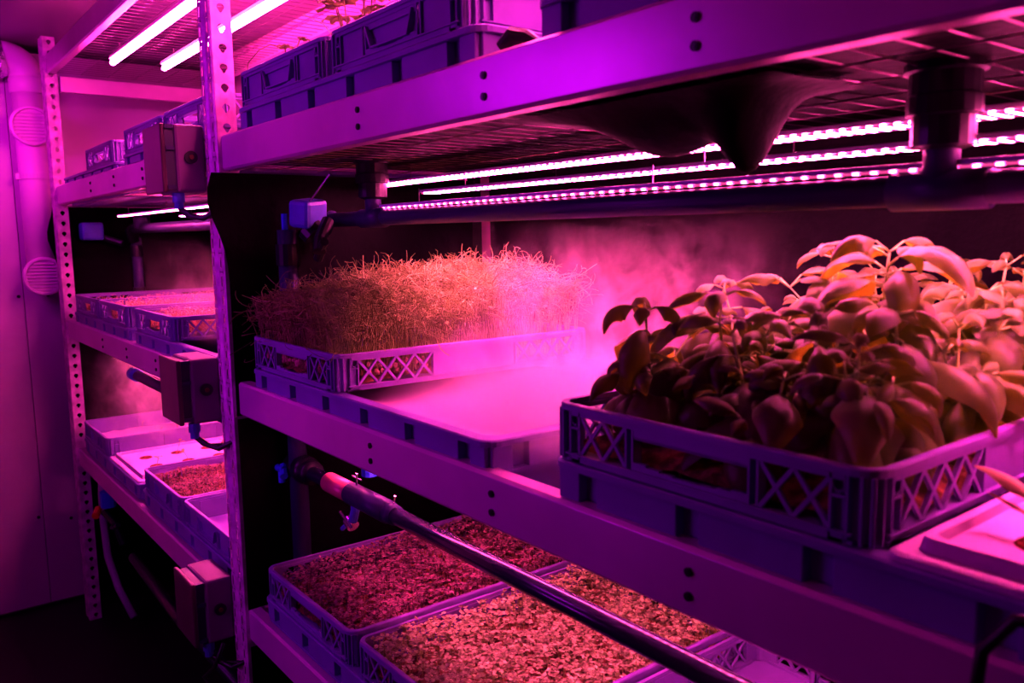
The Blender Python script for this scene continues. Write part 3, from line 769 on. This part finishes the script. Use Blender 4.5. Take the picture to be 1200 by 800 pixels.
# far bay supply pipe under the middle beam
o4=P(-5.0,1.12,-.70)
t=thing('supply_pipe',o4,'short dark pipe seen under the far bay middle beam left of the control box','pipe')
run(t,'pipe_run',[P(-4.75,1.1,-.72)-o4,P(-3.1,1.1,-.72)-o4],.016); run(t,'end_cap',[P(-4.82,1.1,-.72)-o4,P(-4.72,1.1,-.72)-o4],.021,'bluebox')
# low hose and orange fitting under the far bay
t=thing('drain_hose',P(-5.55,1.06,-1.52),'pale flexible hose hanging under the far bay bottom beam','hose')
mb=MB(); mb.tube([(-.07,.0,.0),(-.09,0,-.05),(-.10,0,-.16),(-.07,0,-.30),(-.02,.02,-.42),(.06,.05,-.52)],.014,12); mb.build('hose',M['hose'],t,smooth=True)
mb=MB(); mb.tube([(.02,0,-.015),(.02,0,-.075)],.028,12); mb.build('blue_valve_box',M['blue'],t)
mb=MB(); mb.tube([(-.01,-.03,-.085),(.03,-.05,-.10)],.014,10); mb.build('orange_fitting',M['orange'],t)
mb=MB(); mb.tube([(.03,-.02,-.09),(.10,0,-.12),(.12,.02,-.20)],.012,10); mb.tube([(.05,0,-.15),(.16,0,-.11)],.009,8); mb.build('black_tap',M['pipeb'],t)
# pipe low under far bay
t=thing('return_pipe',P(-4.9,1.05,-1.78),'black return pipe running low along the far bay','pipe')
mb=MB(); mb.tube([(0,0,0),(.5,.0,-.03),(1.0,.02,-.05)],.018,12); mb.build('pipe_run',M['pipeb'],t,smooth=True)

# ---------------------------------------------------------------- control boxes on the front
def cbox(x,z,top,bot,label,tilt=0):
    # x: right hand face, box 16 cm wide, against the beam
    t=thing('control_box',P(x,.80,bot),label,'control box','control boxes on the rack front')
    H=(top-bot)*S; yb=.97*S-.80*S; W_=.138
    mb=MB(); mb.box(-W_,0,.049,yb+.008,0,H); mb.build('housing',M['box'],t,bevel=.006)
    mb=MB(); mb.box(-W_+.006,-.006,.0305,.0485,.006,H-.006); mb.build('recess',M['recess'],t)
    mb=MB(); mb.box(-W_,0.0,.020,.030,0,H); mb.build('cover',M['cover'],t,bevel=.003)
    for q in(.05,.62,.93):
        mb=MB(); mb.box(-.012,-.001,.0305,.0485,H*q,H*q+.008); mb.build('hinge',M['pipe'],t)
    mb=MB(); mb.tube([(0,.080,H*.52),(.006,.080,H*.52)],.0135,18); k=mb.build('button',M['black'],t)
    mb=MB(); mb.tube([(.006,.080,H*.52),(.009,.080,H*.52)],.005,12); mb.build('button_centre',M['redknob'],k)
    mb=MB(); mb.tube([(-.018,.055,0),(-.018,.055,-.02)],.013,12); mb.tube([(-.018,.055,-.018),(-.018,.055,-.034)],.010,10); mb.build('cable_gland',M['bluebox'],t)
    mb=MB(); mb.tube([(-.018,.055,-.03),(-.010,.07,-.048),(.03,.09,-.055),(.06,.12,-.035),(.075,.15,.0)],.006,8); mb.tube([(-.018,.055,-.03),(.0,.08,-.052),(.04,.12,-.05),(.06,.16,-.04)],.005,8); mb.build('cable',M['black'],t,smooth=True)
cbox(-3.03,0,.400,.165,'grey control box high on the centre post, topmost of three')
cbox(-3.02,0,-.425,-.660,'grey control box hanging in front of the middle beam, middle one of three')
cbox(-3.02,0,-1.255,-1.50,'grey control box with bright pink-lit top under the bottom shelf, lowest of three')
# loose cable at the bottom right
mb=MB(); mb.tube([P(-.30,.96,-.415),P(-.345,.955,-.425),P(-.375,.95,-.47),P(-.38,.95,-.53),P(-.365,.95,-.60)],.0045,10)
tag(mb.build('power_cable',M['black'],smooth=True),'thick black cable looping over the front beam at the bottom right corner','cable')
mb=MB(); pts=[(-3.0,.93,-1.50),(-3.03,.90,-1.60),(-3.10,.88,-1.66),(-3.02,.90,-1.70),(-2.95,.95,-1.66)]
mb.tube([P(*q) for q in pts],.005,8); tag(mb.build('power_cable',M['black'],smooth=True),'black cable looping below the lowest control box','cable')
mb=MB(); mb.tube([P(-2.93,.96,-1.67),P(-2.90,.97,-1.73)],.012,10); tag(mb.build('cable_plug',M['orange']),'small orange plug beside the foot of the centre post','plug')

# ---------------------------------------------------------------- black films
def sheet(name,fn,nu,nv,label,m='film'):
    mb=MB(); vs=[fn(i/nu,j/nv) for j in range(nv+1) for i in range(nu+1)]
    mb.add(vs,[(j*(nu+1)+i,j*(nu+1)+i+1,(j+1)*(nu+1)+i+1,(j+1)*(nu+1)+i) for j in range(nv) for i in range(nu)])
    o=mb.build(name,M[m],smooth=True); return tag(o,label,'plastic sheet','black sheets around the shelves')
for (X,nm) in ((-2.865,'centre post'),(-6.09,'far post')):
    for (zt_,zb_,lv) in ((.225,-.62,'upper'),(-.63,-1.34,'middle'),(-1.48,-2.40,'lowest')):
        def fn(u,v,X=X,zt_=zt_,zb_=zb_):
            z=zt_+(zb_-zt_)*v
            yf=.985-.06*math.exp(-((v-.10)/.16)**2) if X>-3 else .985-.05*math.exp(-((v-.22)/.15)**2)
            if zt_<0: yf=.985
            y=yf+(2.02-yf)*u
            return P(X+.012*math.sin(u*9+v*4)*(.3+.7*min(1,u*3)),y,z)
        sheet('black_sheet',fn,16,16,'black sheet hanging beside the %s between the shelves, %s of its three'%(nm,lv))
for (xa,xb_,nm) in ((-6.0,-2.90,'far bay'),(-2.84,.12,'near bay')):
    def fn(u,v,xa=xa,xb_=xb_): return P(xa+(xb_-xa)*u,2.085+.010*math.sin(u*31)+.008*math.sin(u*13+v*3),.35+(-1.45-.35)*v)
    sheet('black_sheet',fn,50,12,'black sheet covering the back of the %s behind the plants'%nm)
mb=MB(); mb.box(-2.80*S,.08*S,1.03*S,1.975*S,CZ+.236*S+.0100,CZ+.236*S+.0106)  # added black sheet, keeps strip light off the pale tray undersides
tag(mb.build('underside_darkener',M['film']),'added black sheet on the near bay wire deck keeping the upper tray undersides dark','plastic sheet')
# sagging sheet under the upper shelf
def fn(u,v):
    x=-1.42+.66*u; y=1.08+.26*v
    pk=lambda a,b,s1,s2,h: h*math.exp(-(((u-a)/s1)**2+((v-b)/s2)**2))
    z=.222-pk(.50,.5,.26,.5,.085)-pk(.80,.5,.06,.3,.085)-pk(.80,.5,.16,.4,.03)-.008*math.sin(u*9+v*5)
    z=.240+(z-.222)*min(1,7*u*(1-u))*min(1,5*v*(1-v))-.006
    return P(x,y,z)
sheet('sagging_sheet',fn,60,16,'black sheet sagging in two points below the upper shelf in front of the lights')

# ---------------------------------------------------------------- duct on the left wall
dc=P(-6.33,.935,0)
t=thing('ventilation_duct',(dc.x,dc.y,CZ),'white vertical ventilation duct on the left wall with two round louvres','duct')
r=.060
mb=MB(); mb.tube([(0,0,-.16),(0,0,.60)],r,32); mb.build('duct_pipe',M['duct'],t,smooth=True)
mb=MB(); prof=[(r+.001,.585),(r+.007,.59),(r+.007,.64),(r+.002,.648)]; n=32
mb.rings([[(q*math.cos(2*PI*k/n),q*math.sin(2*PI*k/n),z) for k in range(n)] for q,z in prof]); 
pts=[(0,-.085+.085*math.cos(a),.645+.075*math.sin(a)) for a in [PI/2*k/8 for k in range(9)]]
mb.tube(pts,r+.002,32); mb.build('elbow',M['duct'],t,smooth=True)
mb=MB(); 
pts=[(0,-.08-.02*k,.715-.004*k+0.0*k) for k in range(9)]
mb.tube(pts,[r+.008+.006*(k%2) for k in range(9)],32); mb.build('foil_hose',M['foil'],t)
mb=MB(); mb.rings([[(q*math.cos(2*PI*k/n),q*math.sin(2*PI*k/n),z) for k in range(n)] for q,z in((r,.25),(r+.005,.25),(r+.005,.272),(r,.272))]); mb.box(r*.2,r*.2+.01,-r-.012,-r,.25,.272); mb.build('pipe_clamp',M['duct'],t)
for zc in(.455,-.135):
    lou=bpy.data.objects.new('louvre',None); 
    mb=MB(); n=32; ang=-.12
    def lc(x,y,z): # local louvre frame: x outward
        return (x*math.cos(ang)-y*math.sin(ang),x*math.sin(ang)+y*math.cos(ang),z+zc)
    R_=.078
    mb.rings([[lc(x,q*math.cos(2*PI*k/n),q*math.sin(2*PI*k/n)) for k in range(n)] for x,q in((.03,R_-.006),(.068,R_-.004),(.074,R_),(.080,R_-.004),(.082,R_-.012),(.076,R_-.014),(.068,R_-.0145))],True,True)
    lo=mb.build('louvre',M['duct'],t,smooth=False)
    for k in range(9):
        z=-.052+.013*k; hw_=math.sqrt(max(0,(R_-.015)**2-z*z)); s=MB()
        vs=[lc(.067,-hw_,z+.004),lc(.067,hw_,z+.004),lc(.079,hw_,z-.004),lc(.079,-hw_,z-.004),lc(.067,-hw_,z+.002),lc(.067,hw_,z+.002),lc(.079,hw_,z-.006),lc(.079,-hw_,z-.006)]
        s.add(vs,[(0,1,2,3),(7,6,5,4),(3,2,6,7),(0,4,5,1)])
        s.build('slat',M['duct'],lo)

# ---------------------------------------------------------------- mist volumes
def mist(name,x0,x1,y0,y1,z0,z1,dens,seed,label,scale=9,zf=1.0,thr=(.46,.72),colr=(1,.9,.82),cx=.5,spread=.55,floor_=.0,cy=.5,contr=1.0):
    a=P(x0,y0,z0); b=P(x1,y1,z1); c=(a+b)/2; h=(b-a)/2
    mb=MB(); mb.box(-h.x,h.x,-h.y,h.y,-h.z,h.z)
    m=bpy.data.materials.new(name); m.use_nodes=True; nt=m.node_tree;N=nt.nodes;L=nt.links
    N.remove(N['Principled BSDF']); vs=N.new('ShaderNodeVolumeScatter'); vs.inputs['Color'].default_value=(*colr,1); vs.inputs['Anisotropy'].default_value=.15
    tc=N.new('ShaderNodeTexCoord'); mp=N.new('ShaderNodeMapping'); mp.inputs['Location'].default_value=(seed,seed*.7,0); mp.inputs['Scale'].default_value=(1,1,.75)
    L.new(tc.outputs['Object'],mp.inputs[0])
    nz=N.new('ShaderNodeTexNoise'); nz.inputs['Scale'].default_value=scale; nz.inputs['Detail'].default_value=5; nz.inputs['Roughness'].default_value=.6; nz.inputs['Distortion'].default_value=1.6
    L.new(mp.outputs[0],nz.inputs['Vector'])
    mr=N.new('ShaderNodeMapRange'); mr.inputs['From Min'].default_value=thr[0]; mr.inputs['From Max'].default_value=thr[1]; mr.interpolation_type='SMOOTHSTEP'
    L.new(nz.outputs['Fac'],mr.inputs['Value'])
    g=N.new('ShaderNodeSeparateXYZ'); L.new(tc.outputs['Generated'],g.inputs[0])
    def math_(op,a_,b_=None,c_=None):
        n=N.new('ShaderNodeMath'); n.operation=op
        for i,q in enumerate((a_,b_,c_)):
            if q is None: continue
            if isinstance(q,(int,float)): n.inputs[i].default_value=q
            else: L.new(q,n.inputs[i])
        return n.outputs[0]
    def gauss(ch,c0,s):
        d_=math_('DIVIDE',math_('SUBTRACT',g.outputs[ch],c0),s); e=math_('MULTIPLY',math_('MULTIPLY',d_,d_),-1.0); return math_('EXPONENT',e)
    zfall=math_('EXPONENT',math_('MULTIPLY',g.outputs['Z'],-zf))
    # edge fade so the box never shows
    ed=None
    for ch in('X','Y','Z'):
        v=g.outputs[ch]; q=math_('MULTIPLY',math_('MULTIPLY',v,math_('SUBTRACT',1.0,v)),4.0)
        if ch=='X': q=math_('POWER',q,2.2)
        elif ch=='Y': q=math_('POWER',q,1.6)
        elif ch=='Z': q=math_('MINIMUM',math_('MULTIPLY',math_('SUBTRACT',1.0,v),4.0),1.0)
        else: q=math_('POWER',q,.8)
        ed=q if ed is None else math_('MULTIPLY',ed,q)
    dn=math_('MULTIPLY',math_('MULTIPLY',zfall,ed),math_('MULTIPLY',gauss('X',cx,spread),gauss('Y',cy,.7)))
    low=math_('EXPONENT',math_('MULTIPLY',g.outputs['Z'],-9.0))
    nn=math_('ADD',math_('MULTIPLY',mr.outputs[0],contr),math_('ADD',math_('MULTIPLY',low,1.6*floor_),.05))
    dn=math_('MULTIPLY',math_('MULTIPLY',dn,nn),dens)
    L.new(dn,vs.inputs['Density']); L.new(vs.outputs[0],N['Material Output'].inputs['Volume'])
    o=mb.build(name,m,loc=c); return tag(o,label,'mist',kind='stuff')
mist('fog',-2.20,-.86,1.01,2.01,RM-.03,.04,19,3.1,'pink glowing fog rising off the water between the pea shoots and the basil',scale=10,zf=2.8,cx=.42,floor_=2.0,thr=(.49,.60))
mist('fog',-5.95,-4.0,.93,1.6,-1.15,-.56,5,7.7,'fog spilling below the far bay middle shelf by the far post',scale=9,zf=-.3,cx=.2,spread=.5)
mist('fog',-5.6,-3.0,1.01,1.95,-.42,.02,14,1.3,'thin fog wisps over the far bay middle crates',scale=9,zf=3.2,cx=.85,spread=.45,floor_=1.5)

# ---------------------------------------------------------------- aisle light from the opposite rack, and an added wall light
def area(name,loc,rot,sx,sy,E,c):
    l=bpy.data.lights.new(name,'AREA'); l.shape='RECTANGLE'; l.size=sx; l.size_y=sy; l.energy=E; l.color=c
    o=bpy.data.objects.new(name,l); col.objects.link(o); o.location=loc; o.rotation_euler=rot; return o
PUR=(.64,.004,1.0)
def aim(o,tgt): o.rotation_euler=(Vector(tgt)-o.location).to_track_quat('-Z','Y').to_euler()
a=area('aisle_light',(-1.85,-.42,1.98),(0,0,0),.7,.05,5.5,PUR); aim(a,(-1.9,.6,1.5))
a=area('aisle_light',(-1.6,-.55,1.15),(0,0,0),.6,.05,3.2,PUR); aim(a,(-1.7,.6,1.1))
a=area('aisle_light',(-2.95,-.25,2.15),(0,0,0),.5,.05,1.9,(1.0,.006,.95)); aim(a,(-3.9,.35,1.95)); a.data.spread=1.25  # added lamp, only brightens the upper left wall

# ---------------------------------------------------------------- world, camera, colour
w=bpy.data.worlds.new('World'); bpy.context.scene.world=w; w.use_nodes=True
w.node_tree.nodes['Background'].inputs['Color'].default_value=(.3,.01,.4,1); w.node_tree.nodes['Background'].inputs['Strength'].default_value=.01
cam=bpy.data.cameras.new('camera'); cam.sensor_width=36; cam.lens=971.55/1200*36; cam.clip_start=.02
co=bpy.data.objects.new('camera',cam); col.objects.link(co)
Rw=[[0.61311958,0.78983988,-0.01540604],[0.09118766,-0.09012945,-0.99174669],[-0.78470962,0.60665448,-0.12728378]]
mr=Matrix(((Rw[0][0],-Rw[1][0],-Rw[2][0],0),(Rw[0][1],-Rw[1][1],-Rw[2][1],0),(Rw[0][2],-Rw[1][2],-Rw[2][2],CZ),(0,0,0,1)))
co.matrix_world=mr
cam.dof.use_dof=True; cam.dof.focus_distance=1.75; cam.dof.aperture_fstop=6.3
sc=bpy.context.scene; sc.camera=co
sc.view_settings.view_transform='Standard'; sc.view_settings.look='None'; sc.view_settings.exposure=0; sc.view_settings.gamma=.86
try:
    sc.cycles.volume_step_rate=1.5; sc.cycles.max_bounces=8; sc.cycles.volume_bounces=1
except Exception: pass
